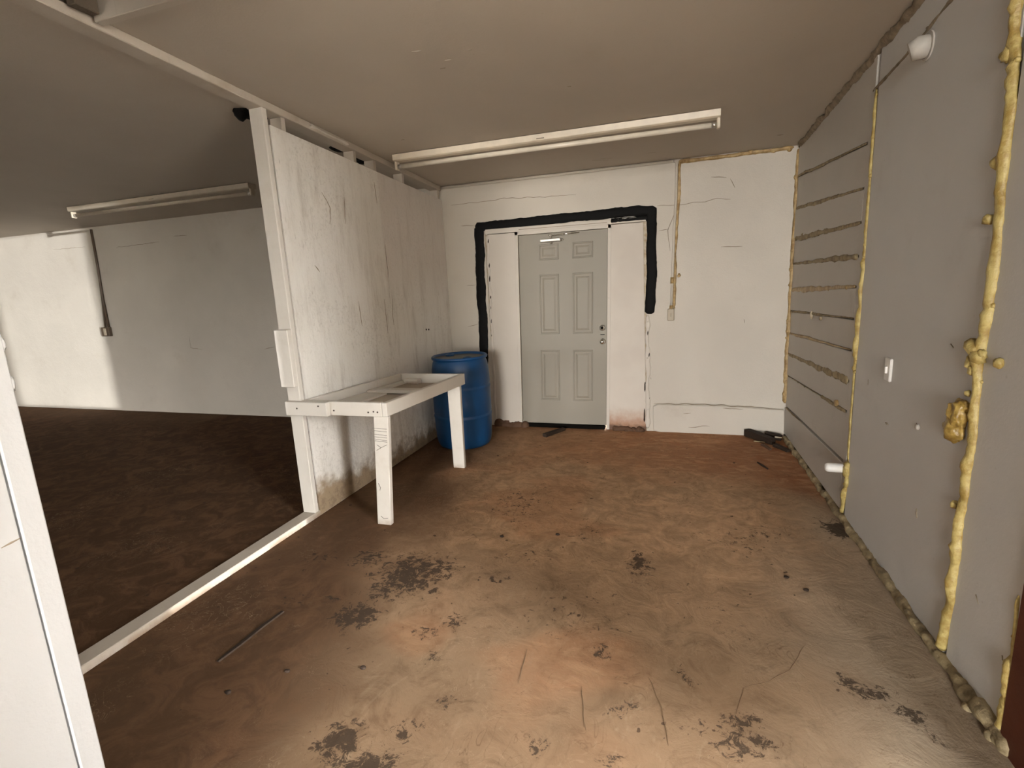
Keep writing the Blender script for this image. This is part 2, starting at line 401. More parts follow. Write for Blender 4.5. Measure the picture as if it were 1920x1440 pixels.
def make_floor():
    xs = np.concatenate([np.arange(-10.6, -2.8, .2), np.arange(-2.8, 1.28, .022)]); xs[-1] = 1.27
    ys = np.concatenate([np.concatenate([np.arange(-9.2, -1.0, .5), np.arange(-1.0, 1.0, .15)]), np.arange(1.0, 5.56, .022)]); ys[-1] = 5.56
    nx, ny = len(xs), len(ys)
    X, Y = np.meshgrid(xs, ys); x = X.ravel(); y = Y.ravel()
    main = (x > -2.5) & (y > 1.0)
    z = .006*(fbm(x, y, 1.7, 3)-.5) + .004*(fbm(x, y, 7, 9)-.5)
    z = np.where(main, z, z*.3)
    V = np.stack([x, y, z], 1)
    i = np.arange(nx-1); j = np.arange(ny-1); I, J = np.meshgrid(i, j); a = (J*nx+I).ravel()
    Fc = np.stack([a, a+1, a+nx+1, a+nx], 1)
    me = bpy.data.meshes.new('floor'); me.from_pydata(V.tolist(), [], Fc.tolist())
    me.polygons.foreach_set('use_smooth', [True]*len(me.polygons))
    def setattr_(name, v):
        at = me.attributes.new(name, 'FLOAT', 'POINT'); at.data.foreach_set('value', np.clip(v, 0, 1).astype(np.float32))
    cy, sy = math.cos(.32), math.sin(.32)
    spot = np.zeros_like(x)
    for sx, sy_, rx, ry, s in SPOTS:
        dx = x-sx; dy = y-sy_
        u = (dx*cy + dy*sy)/rx; v = (-dx*sy + dy*cy)/ry
        spot = np.maximum(spot, s*np.exp(-.75*(u*u+v*v)))
    setattr_('spot', spot)
    n = fbm(x, y, 1.3, 21); n2 = fbm(x, y, 3.1, 31)
    wob = (n-.5)*1.3 + (n2-.5)*.5
    # red mud washed in along the back wall and the far right corner
    back = sstep(3.95, 4.75, y + .30*x*0 + wob + .28*np.clip(x+.6, -1, 1.5))
    back *= .35 + .65*sstep(-1.5, -.2, x + wob*.5)
    back = np.maximum(back, .9*sstep(5.05, 5.28, y + wob*.15))
    red = back*(x > -2.46)
    red = np.maximum(red, .42*sstep(.52, .62, n)*sstep(1.2, 2.0, y)*(x > -2.4)*(x < .1))
    setattr_('red', red)
    setattr_('clay_lift', sstep(1.7, 3.2, y + wob*1.0)*(x > -2.45)*sstep(1.2, .2, x + wob*.5))  # lighter mud band deeper in, painted to offset the light's falloff
    # dirt plus painted-in shade on the left and all over the side room
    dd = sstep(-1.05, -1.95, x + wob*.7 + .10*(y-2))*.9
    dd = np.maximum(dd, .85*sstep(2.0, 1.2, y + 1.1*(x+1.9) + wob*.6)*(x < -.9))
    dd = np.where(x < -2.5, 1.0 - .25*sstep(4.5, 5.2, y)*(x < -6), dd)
    setattr_('shadedirt', dd)
    g = sstep(.1, .75, x + wob*.5 - .12*(y-2.2))*sstep(4.1, 3.3, y + wob*.5)
    setattr_('grey', g*.9)
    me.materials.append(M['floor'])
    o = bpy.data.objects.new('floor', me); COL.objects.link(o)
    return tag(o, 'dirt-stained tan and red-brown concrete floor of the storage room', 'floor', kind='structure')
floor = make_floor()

g = MB().box((-40, -40, -.35), (40, 40, -.06)).build('ground', M['ground'])
tag(g, 'pale gravel ground outside the building', 'ground', kind='structure')

# ceiling: one sloping painted sheet, a raw board bay nearer the camera
YB = 1.86
cl = MB()
def slab(x0, x1, y0, y1, dz=0, th=.1):
    return ([(x0, y0, zc(y0)+dz), (x1, y0, zc(y0)+dz), (x1, y1, zc(y1)+dz), (x0, y1, zc(y1)+dz)],
            [(x0, y0, zc(y0)+dz+th), (x1, y0, zc(y0)+dz+th), (x1, y1, zc(y1)+dz+th), (x0, y1, zc(y1)+dz+th)])
cl.quadbox(*slab(-10.6, 1.27, YB, 5.56))
cl.quadbox(*slab(-10.6, -2.5, -9.2, YB))
ceiling = cl.build('ceiling', M['ceil'])
tag(ceiling, 'dull grey-beige painted ceiling over both rooms', 'ceiling', kind='structure')
MB().quadbox(*slab(-2.5, 1.27, -9.2, YB, .09)).build('raw_board', M['rawceil'], ceiling)['label'] = 'dark brown unpainted ceiling boards nearest the camera'
bb_ = MB().quadbox([(-2.43, 1.845, zc(1.845)-.035), (1.03, 1.845, zc(1.845)-.035), (1.03, 1.885, zc(1.885)-.035), (-2.43, 1.885, zc(1.885)-.035)],
                   [(-2.43, 1.845, zc(1.845)+.09), (1.03, 1.845, zc(1.845)+.09), (1.03, 1.885, zc(1.885)), (-2.43, 1.885, zc(1.885))], .003)
bb_.build('trim_board', M['plate'], ceiling)
MB().box((-2.43, 1.74, zc(1.8)-.02), (-2.38, 1.84, zc(1.8)+.10), .004).build('joint_block', M['rawceil'], ceiling)
for (px, py, pl_, pw, yaw) in [(-.654, 3.38, .02, .012, .3), (-1.259, 2.879, .03, .012, 0), (-1.301, 2.652, .05, .01, .2), (-1.191, 2.801, .04, .008, .1),
                               (-2.056, 3.838, .025, .02, 0), (.76, 4.962, .045, .015, 0), (-1.05, 2.74, .035, .01, .2)]:
    MB().bead([(px-pl_*.5, py, zc(py)), (px+pl_*.5, py+yaw*pl_, zc(py+yaw*pl_))], (0, 0, -1), pw, .004, int(px*90)).build('paint_chip', M['crackm'] if py > 2.85 else M['plate'], ceiling)
for k, pts in enumerate([[(-.78, 5.03), (-.64, 5.09)], [(-.30, 5.03), (-.21, 5.02)], [(-.71, 5.02), (-.60, 5.04)]]):
    MB().ribbon([(x, y, zc(y)) for x, y in pts], (0, 0, -1), .008, k).build('crack', M['crackm'], ceiling)
for k, (ys_, xs_) in enumerate([((2.88, 3.10), -2.70), ((3.74, 3.86), -2.62), ((4.02, 4.14), -2.62)]):
    MB().bead([(xs_, ys_[0], zc(ys_[0])), (xs_, ys_[1], zc(ys_[1]))], (0, 0, -1), .11, .03, k+3, .3, 1).build('sealant_patch', M['black'], ceiling)['label'] = 'black sealant daubed behind the partition top'

# back wall with the old opening round the door
XO0, XO1, ZO = -1.985, -.31, 2.14
wb = MB()
def backpiece(x0, x1, z0, top=True):
    wb.quadbox([(x0, D, z0), (x1, D, z0), (x1, 5.52, z0), (x0, 5.52, z0)],
               [(x0, D, zc(D)+.02), (x1, D, zc(D)+.02), (x1, 5.52, zc(5.52)+.02), (x0, 5.52, zc(5.52)+.02)])
backpiece(-10.6, XO0, -.05); backpiece(XO1, 1.27, -.05); backpiece(XO0, XO1, ZO)
wall_back = wb.build('wall_back', M['back'])
tag(wall_back, 'white painted block back wall with hairline cracks behind both rooms', 'wall', kind='structure')
SH = .022                                           # the door set leans slightly
def lean(x, z): return x - SH*(2.06-z)
MB().prism_y([(XO0+.012, 0.005), (lean(-1.625, 0), 0.005), (lean(-1.625, 2.1), 2.095), (XO0+.035, 2.095)], D-.006, 5.45, .002).build('infill_board', M['infill'], wall_back)
MB().prism_y([(lean(-.655, 0), 0.0), (-.316, 0.0), (-.345, 2.095), (lean(-.655, 2.095), 2.095)], D-.006, 5.45, .002).build('infill_board', M['infillmud'], wall_back)['label'] = 'infill board splashed with red mud at its foot'
MB().prism_y([(XO0+.01, 2.10), (-.318, 2.10), (-.318, 2.145), (XO0+.01, 2.15)], D-.014, 5.45, .003).build('head_board', M['infill'], wall_back)
MB().prism_y([(-1.60, 2.118), (-.69, 2.116), (-.69, 2.121), (-1.60, 2.124)], D-.016, D-.01, 0).build('crack', M['crackm'], wall_back)
# rough broken strips either side of the infill
def roughstrip(xf, z0, z1, w, seed, m='foampale'):
    n = int((z1-z0)/.12); pts = [(xf(z0+(z1-z0)*i/n)+.004*noise.noise((i*.8, seed, 0)), D-.002, z0+(z1-z0)*i/n) for i in range(n+1)]
    return MB().bead(pts, (0, -1, 0), w, .012, seed, .5, int(n*.8), lumpsize=.5)
roughstrip(lambda z: -1.975+.022*(z/2.1), .02, 2.10, .035, 11).build('plaster_strip', M['infill'], wall_back)
roughstrip(lambda z: -.302, .03, 1.2, .045, 12).build('plaster_strip', M['infill'], wall_back)
for k, (xx, zz, l) in enumerate([(-.29, .78, .04), (-.288, .63, .03), (-.285, .33, .03), (-.302, 1.0, .05), (-.30, .18, .08), (-.33, .42, .10), (-.335, .1, .14),
                                 (-1.952, 1.75, .05), (-1.955, 1.6, .07), (-1.957, 1.42, .04), (-1.96, 1.3, .05), (-1.963, 1.15, .06), (-1.968, 1.0, .05), (-1.947, 2.0, .05)]):
    MB().bead([(xx, D-.008, zz), (xx+.004, D-.008, zz+l)], (0, -1, 0), .012, .007, k+40).build('dark_gap_chip', M['scrap'], wall_back)  # small dark chips along the infill edges
# swollen plaster foot of the wall right of the door
MB().prism_y([(XO0, -.05), (XO0+.05, -.05), (XO0+.06, ZO), (XO0, ZO)], D+.006, 5.50).build('packing_strip', M['foampale'], wall_back)
MB().prism_y([(-.37, -.05), (XO1, -.05), (XO1, ZO), (-.37, ZO)], D+.006, 5.50).build('packing_strip', M['foampale'], wall_back)
MB().prism_y([(XO0, 2.07), (XO1, 2.07), (XO1, ZO), (XO0, ZO)], D+.06, 5.50).build('packing_strip', M['foampale'], wall_back)
cb = [(-.245, .012), (-.19, -.004), (-.06, -.02), (.98, -.02), (.965, .262), (.45, .290), (-.20, .292), (-.250, .27)]
MB().prism_y(cb, D-.022, D+.02, .008).build('plaster_foot', M['back'], wall_back)
CR = [[(-2.354, 2.431), (-1.836, 2.438), (-1.748, 2.446), (-1.433, 2.426), (-.994, 2.41)], [(-.217, 2.234), (-.032, 2.227), (.11, 2.228), (.319, 2.247), (.432, 2.241)],
      [(.259, 2.444), (.391, 2.43)], [(.423, 2.413), (.466, 2.33)], [(.362, 1.815), (.546, 1.807)], [(-2.25, 2.209), (-2.09, 2.205)], [(-2.229, 1.58), (-2.12, 1.581)],
      [(-2.249, 1.13), (-2.12, 1.151)], [(-.201, 2.002), (-.112, 2.01)], [(-.056, 2.248), (-.06, 2.143), (-.117, 2.001), (-.096, 1.811)], [(.582, 1.139), (.588, 1.098)],
      [(-6.355, 1.09), (-6.372, .929), (-6.158, .906)], [(-6.337, 2.402), (-6.106, 2.399)], [(-8.667, 2.386), (-8.002, 2.379)], [(-5.122, .897), (-4.946, .93)],
      [(-2.44, .79), (-2.15, .80)], [(-7.4, 2.33), (-6.6, 2.35)]]
for k, c_ in enumerate(CR):
    MB().ribbon([(x, D, z) for x, z in c_], (0, -1, 0), .0075, k).build('crack', M['crackm'], wall_back)
for k, c_ in enumerate([[(-.24, .296), (.25, .302), (.7, .285), (.96, .268)], [(.05, .20), (.12, .21)], [(.42, .27), (.6, .262)], [(.1, .06), (.3, .08)]]):
    MB().ribbon([(x, D-.0225, z) for x, z in c_], (0, -1, 0), .009, k+30).build('crack', M['crackm'], wall_back)
MB().bead([(x, D-.012, .005) for x in (-1.99, -1.8, -1.63)], (0, -.7, .7), .10, .035, 5, .6, 6).build('soil_heap', M['scraplight'], wall_back)['label'] = 'dark red soil banked along the wall foot'
MB().bead([(x, D-.015, .005) for x in (-.66, -.5, -.33)], (0, -.7, .7), .07, .03, 6, .6, 6).build('soil_heap', M['scraplight'], wall_back)

# grey six-panel door
door = MB().prism_y([(lean(-1.612, .037), .037), (lean(-.688, .037), .037), (lean(-.688, 2.062), 2.062), (lean(-1.612, 2.062), 2.062)], D+.012, D+.055, .002).build('door_1', M['door'])
tag(door, 'grey six-panel door with a closer in the back wall', 'door', kind='structure')
def mould(x0, x1, z0, z1):
    b = bmesh.new(); rings = []
    for ins, h in [(0, -.002), (.006, .006), (.014, .006), (.020, .0005), (.036, .0005), (.056, .007)]:
        rings.append([b.verts.new((lean(x, z), D+.012-h, z)) for x, z in ((x0+ins, z0+ins), (x1-ins, z0+ins), (x1-ins, z1-ins), (x0+ins, z1-ins))])
    for a, c in zip(rings, rings[1:]):
        for k in range(4): b.faces.new((a[k], a[(k+1) % 4], c[(k+1) % 4], c[k]))
    b.faces.new(rings[-1]); bmesh.ops.recalc_face_normals(b, faces=b.faces)
    mb = MB(); mb.merge(b); return mb
for x0, x1 in ((-1.400, -1.185), (-1.045, -.830)):
    for z0, z1 in ((1.795, 1.958), (1.025, 1.652), (.300, .855)):
        mould(x0, x1, z0, z1).build('raised_panel', M['door'], door)
fr = MB()
for xa, xb in ((-1.650, -1.616), (-.684, -.650)):
    fr.prism_y([(lean(xa, 0), 0), (lean(xb, 0), 0), (lean(xb, 2.1), 2.104), (lean(xa, 2.1), 2.104)], D-.010, 5.46, .002)
fr.prism_y([(-1.650, 2.066), (-.650, 2.066), (-.650, 2.104), (-1.650, 2.104)], D-.010, 5.46, .002)
fr.prism_y([(-1.640, 2.045), (-.66, 2.045), (-.66, 2.09), (-1.640, 2.09)], D+.058, D+.085)
for xa, xb, zb in ((-1.640, -1.592, 0), (-.708, -.66, .10)):
    fr.prism_y([(lean(xa, zb), zb), (lean(xb, zb), zb), (lean(xb, 2.1), 2.09), (lean(xa, 2.1), 2.09)], D+.058, D+.085)
fr.build('door_frame', M['infill'], door)
MB().box((-1.655, D-.012, -.01), (-.745, D+.10, .042), .004).build('threshold', M['dark'], door)['label'] = 'black rubber sweep under the door'
cz = 1.99
body = MB().box((-1.372, D-.045, cz-.016), (-1.155, D+.012, cz+.016), .006).build('door_closer', M['steel'], door)
MB().tube([(-1.262, D-.02, cz-.016), (-1.262, D-.02, cz-.034)], .010).tube([(-1.155, D-.02, cz), (-1.135, D-.02, cz)], .008).build('adjuster', M['chrome'], body)
MB().tube([(-1.262, D-.02, cz+.014), (-1.262, D-.02, cz+.046)], .008).tube([(-1.27, D-.028, 2.036), (-.965, D-.024, 2.046)], .007).blob((-1.268, D-.028, 2.038), (.016, .012, .012), 1, 2, .05).build('closer_arm', M['chrome'], body)
lx = lean(-.732, 1.086)
db = MB().lathe([(.001, -.026), (.024, -.026), (.030, -.018), (.030, .0)], 24, (lx, D+.012, 1.083), 'y').build('deadbolt', M['steel'], door)
MB().lathe([(.001, -.006), (.014, -.006), (.014, 0)], 18, (lx, D-.014, 1.083), 'y').build('keyway', M['dark'], db)
MB().lathe([(.001, -.062), (.018, -.060), (.027, -.048), (.026, -.036), (.012, -.026), (.012, -.008), (.030, -.006), (.030, 0)], 24, (lean(-.728, .94), D+.012, .941), 'y').build('door_knob', M['chrome'], door)
MB().box((lx-.024, D+.008, 1.008), (lx+.020, D+.0145, 1.014)).build('scratch_plate', M['dark'], door)

# right wall: backing, horizontal grey planks at the far end, two tall grey sheets nearer
YS, YE = 3.525, 1.865
wr = MB()
def rwbox(y0, y1, off0, off1, zb=-.05, ztop=None, bevel=0):
    za = zc(y0)+.02 if ztop is None else ztop; zb2 = zc(y1)+.02 if ztop is None else ztop
    return ([(xr(y0)+off0, y0, zb), (xr(y0)+off1, y0, zb), (xr(y1)+off1, y1, zb), (xr(y1)+off0, y1, zb)],
            [(xr(y0)+off0, y0, za), (xr(y0)+off1, y0, za), (xr(y1)+off1, y1, zb2), (xr(y1)+off0, y1, zb2)], bevel)
wr.quadbox(*rwbox(SIDE_Y1, 5.5, .026, .16))
wr.quadbox(*rwbox(-9.2, SIDE_Y0, .0, .16, -.05, 3.56))
wr.quadbox(*rwbox(SIDE_Y0, SIDE_Y1, .0, .16, SIDE_H, 3.02))
wall_right = wr.build('wall_right', M['foambrown'])
tag(wall_right, 'grey right-hand wall of planks and tall sheets', 'wall', kind='structure')
for ya, yb in ((2.262, 3.51), (YE, 2.238)):
    MB().quadbox(*rwbox(ya, yb, 0, .026, .015, None, .002)).build('wall_panel', M['grey'], wall_right)
MB().quadbox(*rwbox(3.545, 3.60, -.004, .026, .01, None, .003)).build('batten', M['plank'], wall_right)
JZ = [(2.371, 2.262), (2.10, 2.018), (1.845, 1.830), (1.625, 1.637), (1.390, 1.458), (1.204, 1.268), (.998, 1.075), (.808, .884), (.600, .690), (.30, .36)]
prev = (zc(5.33)+.0, zc(3.61)+.0)
rows = JZ + [(.035, .035)]
for k, (zr_, zf_) in enumerate(rows):
    y0, y1 = 3.605, 5.325; gp = .007
    ztf, ztr = prev[1]-(gp if k else .0), prev[0]-(gp if k else .0)
    jit = .004*math.sin(k*2.3)
    MB().quadbox([(xr(y0)+jit, y0, zf_+gp), (xr(y0)+.026, y0, zf_+gp), (xr(y1)+.026, y1, zr_+gp), (xr(y1)+jit, y1, zr_+gp)],
                 [(xr(y0)+jit, y0, ztf), (xr(y0)+.026, y0, ztf), (xr(y1)+.026, y1, ztr), (xr(y1)+jit, y1, ztr)], .003).build('plank', M['plank'], wall_right)
    prev = (zr_, zf_)
WID = [.020, .030, .040, .030, .040, .020, .022, .040, .020, .010]
for k, (zr_, zf_) in enumerate(JZ):
    f0 = 0 if k < 8 else .35
    pts = []
    for i in range(9):
        u = f0*(1-i/8) + (i/8)*1.0 if False else i/8
        y = 5.29 - (5.29-3.63)*u
        if k == 9 and u > .45: break
        pts.append((xr(y)-.0005, y, zr_+(zf_-zr_)*u + .010*noise.noise((u*4, k*3.3, 0))))
    wp = (lambda u: .55+.75*u) if k in (3, 7) else (lambda u: .8+.3*math.sin(u*5))
    if k in (8,): wp = lambda u: (.35 if u < .68 else 1.3)
    MB().bead(pts, (-1, 0, 0), WID[k], .009, 60+k, .38, [1, 3, 3, 3, 2, 1, 0, 1, 3, 0][k], wprof=wp, lumpsize=.6).build('foam_joint', M['foamdirty'] if k < 4 else M['foamtan'] if k in (4, 6) else M['foamdirty'], wall_right)
MB().blob((xr(4.55)-.008, 4.55, 1.225), (.012, .022, .032), 3, 2).blob((xr(4.3)-.006, 4.3, 1.215), (.010, .018, .014), 5, 2).build('foam_lump', M['foampale'], wall_right)
MB().blob((xr(3.80)-.008, 3.80, .70), (.014, .035, .024), 8, 2).build('foam_lump', M['foamtan'], wall_right)
for k, (a, b_) in enumerate([((2.472, 1.26), (2.448, 1.248)), ((3.023, .783), (2.982, .784)), ((2.684, .875), (2.68, .855)), ((2.102, .393), (2.078, .37)), ((3.30, .955), (3.296, .925)), ((1.92, .285), (1.915, .27)), ((2.6, .5), (2.59, .46))]):
    MB().bead([(xr(a[0]), *a), (xr(b_[0]), *b_)], (-1, 0, 0), .012, .005, k).build('wall_nick', M['crackm'], wall_right)
MB().lathe([(.001, -.012), (.012, -.010), (.014, 0)], 14, (xr(2.66), 2.665, .862), 'x').build('screw_cap', M['plank'], wall_right)
# red-brown door jamb that closes the wall's near end
MB().quadbox(*rwbox(SIDE_Y1, YE-.012, -.014, .18, -.02, 2.84, .003)).build('door_jamb', M['brownpaint'], wall_right)['label'] = 'red-brown painted jamb at the near end of the wall'

# partition on the left: post, plywood, studs, plates
py0, py1 = 2.82, 2.86
XP0, XP1 = -2.560, -2.457
wl = empty('wall_left', (-2.5, 4.1, 0))
tag(wl, 'grimy white plywood partition on a stud frame', 'wall', kind='structure')
def lp(mb, name, m, label=None):
    o = mb.build(name, m); o.parent = wl; o.location = Vector(o.location) - wl.location
    if label: o['label'] = label
    return o
def panel(y0, y1):
    return MB().quadbox([(xl(y0)-.012, y0, .006), (xl(y0), y0, .006), (xl(y1), y1, .006), (xl(y1)-.012, y1, .006)],
                        [(xl(y0)-.012, y0, 2.632-.0563*(y0-2.85)), (xl(y0), y0, 2.632-.0563*(y0-2.85)), (xl(y1), y1, 2.632-.0563*(y1-2.85)), (xl(y1)-.012, y1, 2.632-.0563*(y1-2.85))], .001)
lp(panel(2.872, 4.092), 'plywood_panel', M['ply']); lp(panel(4.097, 5.335), 'plywood_panel', M['ply'])
lp(MB().quadbox([(XP0, py0, .04), (XP1, py0, .04), (XP1, py1, .04), (XP0, py1, .04)],
                [(XP0, py0, 2.722), (XP1, py0, 2.722), (XP1, py1, 2.720), (XP0, py1, 2.720)], .004), 'post', M['wood'])
for ys_ in (2.995, 3.775, 4.06, 4.53, 5.27):
    za = zc(ys_)-.046
    lp(MB().box((XP0, ys_, .04), (xl(ys_)-.014, ys_+.038, za), .003), 'stud', M['plate'])
lp(MB().quadbox([(XP0, .84, zc(.84)-.046), (XP1+.004, .84, zc(.84)-.046), (XP1+.006, 5.335, zc(5.335)-.046), (XP0, 5.335, zc(5.335)-.046)],
                [(XP0, .84, zc(.84)), (XP1+.004, .84, zc(.84)), (XP1+.006, 5.335, zc(5.335)), (XP0, 5.335, zc(5.335))], .004), 'top_plate', M['plate'])
lp(MB().bead([(XP1+.004, y, zc(y)-.022) for y in (3.3, 3.25, 3.45, 3.7)], (1, 0, 0), .02, .006, 4, .6, 8, lumpsize=.7), 'peeling_paint', M['wood'])
lp(MB().box((XP0, .84, .0), (XP1, 5.335, .042), .004), 'bottom_plate', M['plate'])
lp(MB().box((-2.566, 2.778, .966), (-2.455, 2.82, 1.354), .004), 'nailing_block', M['wood'])
for k, c_ in enumerate([[(4.1, 1.969), (4.101, 1.685)], [(4.131, 1.498), (4.115, 1.261)], [(3.307, 2.291), (3.392, 2.191), (3.358, 2.074)], [(3.571, 2.289), (3.555, 2.092)], [(3.136, 1.776), (3.185, 1.729)],
                        [(4.02, 2.47), (4.03, 2.30)], [(4.00, 1.5), (4.01, 1.2)], [(3.62, 1.5), (3.63, 1.3)]]):
    lp(MB().ribbon([(xl(y), y, z) for y, z in c_], (1, 0, 0), .010, k+50), 'crack', M['crackm'])
for yy, zz in ((4.735, 1.16), (4.79, 1.155)):
    lp(MB().lathe([(.001, .003), (.009, .003), (.010, -.002)], 10, (xl(yy), yy, zz), 'x'), 'bolt_hole', M['dark'])

# near left wall beside the camera
we = MB().box((-2.62, -9.1, -.05), (-1.604, .772, 3.48), .003).build('wall_entry', M['entry'])
tag(we, 'bright white wall end at the left edge of the photo', 'wall', kind='structure')
tb = MB().box((-2.62, .775, -.05), (-1.600, .832, 3.0), .004).build('edge_trim', M['entry'], we)
for k, zz in enumerate((1.58, 1.50, 1.40)):
    MB().blob((-1.606, .832, zz), (.006, .006, .02), k+2, 2, .5).build('paint_flake', M['entry'], we)
MB().ribbon([(-1.604, .73, 1.0), (-1.604, .772, 1.005)], (1, 0, 0), .007, 4).build('crack', M['crackm'], we)

# walls behind the camera and around the side room
wf = MB()
wf.box((-10.6, FRONT_Y-.15, -.05), (FAR_X0, FRONT_Y, 3.56)).box((FAR_X1, FRONT_Y-.15, -.05), (FRONT_X0, FRONT_Y, 3.56)).box((FAR_X0, FRONT_Y-.15, FAR_H), (FAR_X1, FRONT_Y, 3.56)).box((FRONT_X1, FRONT_Y-.15, -.05), (1.27, FRONT_Y, 3.56)).box((FRONT_X0, FRONT_Y-.15, FRONT_H), (FRONT_X1, FRONT_Y, 3.56))
tag(wf.build('wall_front', M['back']), 'white front wall behind the camera', 'wall', kind='structure')
nb = MB().box((5.0, -.60, -.06), (5.3, 14, 9.0)).build('added_sky_blocker', M['tanrender'])  # unseen walls added to block sky light, gap lets the sun through
tag(nb, 'unseen tan wall added outside the side doorway to block sky light', 'light blocker', kind='structure')
nb = MB().box((5.0, -16, -.06), (5.3, -2.35, 9.0)).build('added_sky_blocker', M['tanrender'])
tag(nb, 'second unseen tan wall added to block sky light, past the sun gap', 'light blocker', kind='structure')
tag(MB().box((-10.75, -9.2, -.05), (-10.6, 5.56, 3.56)).build('wall_far', M['back']), 'white end wall of the side room', 'wall', kind='structure')

# ------------------------------------------------------------------ foam beads
def rpts(pairs, off=0): return [(xr(y)-off, y, z) for y, z in pairs]
b = MB().bead(rpts([(2.285, 2.72), (2.292, 2.305), (2.258, 2.087), (2.252, 1.971), (2.253, 1.803), (2.240, 1.61), (2.238, 1.448), (2.241, 1.318), (2.250, 1.182), (2.240, 1.006), (2.243, .862), (2.246, .648), (2.244, .45), (2.247, .287), (2.262, .04)]),
              (-1, 0, 0), .040, .022, 101, .42, 30, lumpsize=.5)
for yy, zz, r in ((2.275, 1.27, .034), (2.245, 1.245, .030), (2.285, 1.215, .024), (2.225, 1.255, .018), (2.27, 1.19, .02), (2.30, 2.24, .022), (2.285, 1.90, .02), (2.29, 1.72, .018), (2.285, 1.10, .012)):
    b.blob((xr(yy)-.012, yy, zz), (r*.8, r, r*1.1), zz*9, 2, .5)
f1 = b.build('foam_bead', M['foam'], None, (xr(2.25), 2.25, 0))
tag(f1, 'long thick yellow foam bead running up the right wall, nearest the camera', 'foam bead', 'expanding foam beads on the walls')
b = MB().blob((xr(2.33)-.018, 2.335, .952), (.030, .050, .052), 2, 4, .32, 1.5).blob((xr(2.31)-.020, 2.312, 1.015), (.030, .040, .055), 6, 4, .32, 1.7).blob((xr(2.30)-.012, 2.30, 1.05), (.020, .03, .022), 4, 3, .5)
tag(b.build('foam_lump', M['foamamber'], None, (xr(2.32), 2.32, .98)), 'big amber foam lump beside the yellow bead on the right wall', 'foam lump')
tag(MB().blob((xr(2.132)-.008, 2.134, 1.238), (.014, .020, .019), 3, 3, .2).build('foam_drop', M['foam'], None, (xr(2.132), 2.132, 1.238)), 'small round yellow foam drop right of the tall bead', 'foam drop')
tag(MB().blob((xr(2.287)-.008, 2.290, .657), (.014, .016, .017), 5, 3, .2).build('foam_drop', M['foam'], None, (xr(2.29), 2.29, .657)), 'small round yellow foam drop left of the tall bead, low down', 'foam drop')

b = MB().bead(rpts([(3.535, 2.52), (3.530, 2.347), (3.522, 1.9), (3.520, 1.62)]), (-1, 0, 0), .022, .010, 111, .35, 4)
b.bead(rpts([(3.520, 1.62), (3.520, 1.515), (3.524, 1.269), (3.522, 1.10), (3.528, .96)]), (-1, 0, 0), .034, .018, 112, .5, 14, lumpsize=.6)
b.bead(rpts([(3.528, .96), (3.528, .751), (3.522, .449), (3.515, .40)]), (-1, 0, 0), .020, .008, 113, .35, 3)
b.bead(rpts([(3.515, .40), (3.515, .210), (3.56, .03)]), (-1, 0, 0), .040, .020, 114, .5, 8, lumpsize=.6)
tag(b.build('foam_bead', M['foam'], None, (xr(3.52), 3.52, 0)), 'thin pale yellow foam bead up the seam between planks and grey sheet', 'foam bead', 'expanding foam beads on the walls')

b = MB().bead(rpts([(1.885, .53), (1.876, .40), (1.872, .30)]), (-1, 0, 0), .012, .008, 120, .3, 1)
b.bead(rpts([(1.874, .32), (1.872, .24), (1.868, .15), (1.868, .04)]), (-1, 0, 0), .036, .020, 121, .55, 12, lumpsize=.7)
tag(b.build('foam_bead', M['foam'], None, (xr(1.87), 1.87, 0)), 'short lumpy yellow foam bead beside the red-brown jamb', 'foam bead', 'expanding foam beads on the walls')

b = MB()
fp = [(y, .012) for y in np.linspace(5.25, 1.80, 20)]
b.bead(rpts(fp, .004), (-.75, 0, .66), .050, .026, 131, .5, 60, lumpsize=.6)
b.bead(rpts([(2.0, .03), (1.90, .03), (1.80, .02)], .006), (-.8, 0, .6), .07, .035, 133, .5, 10, lumpsize=.6)
tag(b.build('foam_bead', M['foamdirty'], None, (xr(3.5), 3.5, 0)), 'dirty brown lumpy foam bead along the foot of the right wall', 'foam bead', 'expanding foam beads on the walls')

b = MB().bead([(xr(y)-.003, y, zc(y)-.02) for y in np.linspace(5.28, 1.9, 14)], (-.7, 0, -.7), .050, .016, 141, .5, 40, lumpsize=.5)
b.bead(rpts([(3.60, 2.52), (3.29, 2.545), (3.06, 2.566), (2.87, 2.594), (2.6, 2.63)]), (-1, 0, 0), .016, .006, 142, .6, 5)
tag(b.build('foam_bead', M['foambrown'], None, (xr(3.6), 3.6, zc(3.6))), 'dark stained foam bead along the top of the right wall under the ceiling', 'foam bead', 'expanding foam beads on the walls')

b = MB().bead([(xr(5.3)-.006, D-.008, z) for z in (2.60, 2.2, 1.8, 1.4, 1.05, .75, .33)], (-.7, -.7, 0), .034, .014, 151, .45, 10, wprof=lambda u: .8+.5*u)
for zz in (2.37, 1.1, 1.02, .62, .55, .42):
    b.blob((xr(5.3)-.014, D-.010, zz), (.016, .014, .03), zz*7, 2, .5)
tag(b.build('foam_bead', M['foamtan'], None, (xr(5.3), D, 0)), 'tan foam bead down the far corner between back wall and planks', 'foam bead', 'expanding foam beads on the walls')

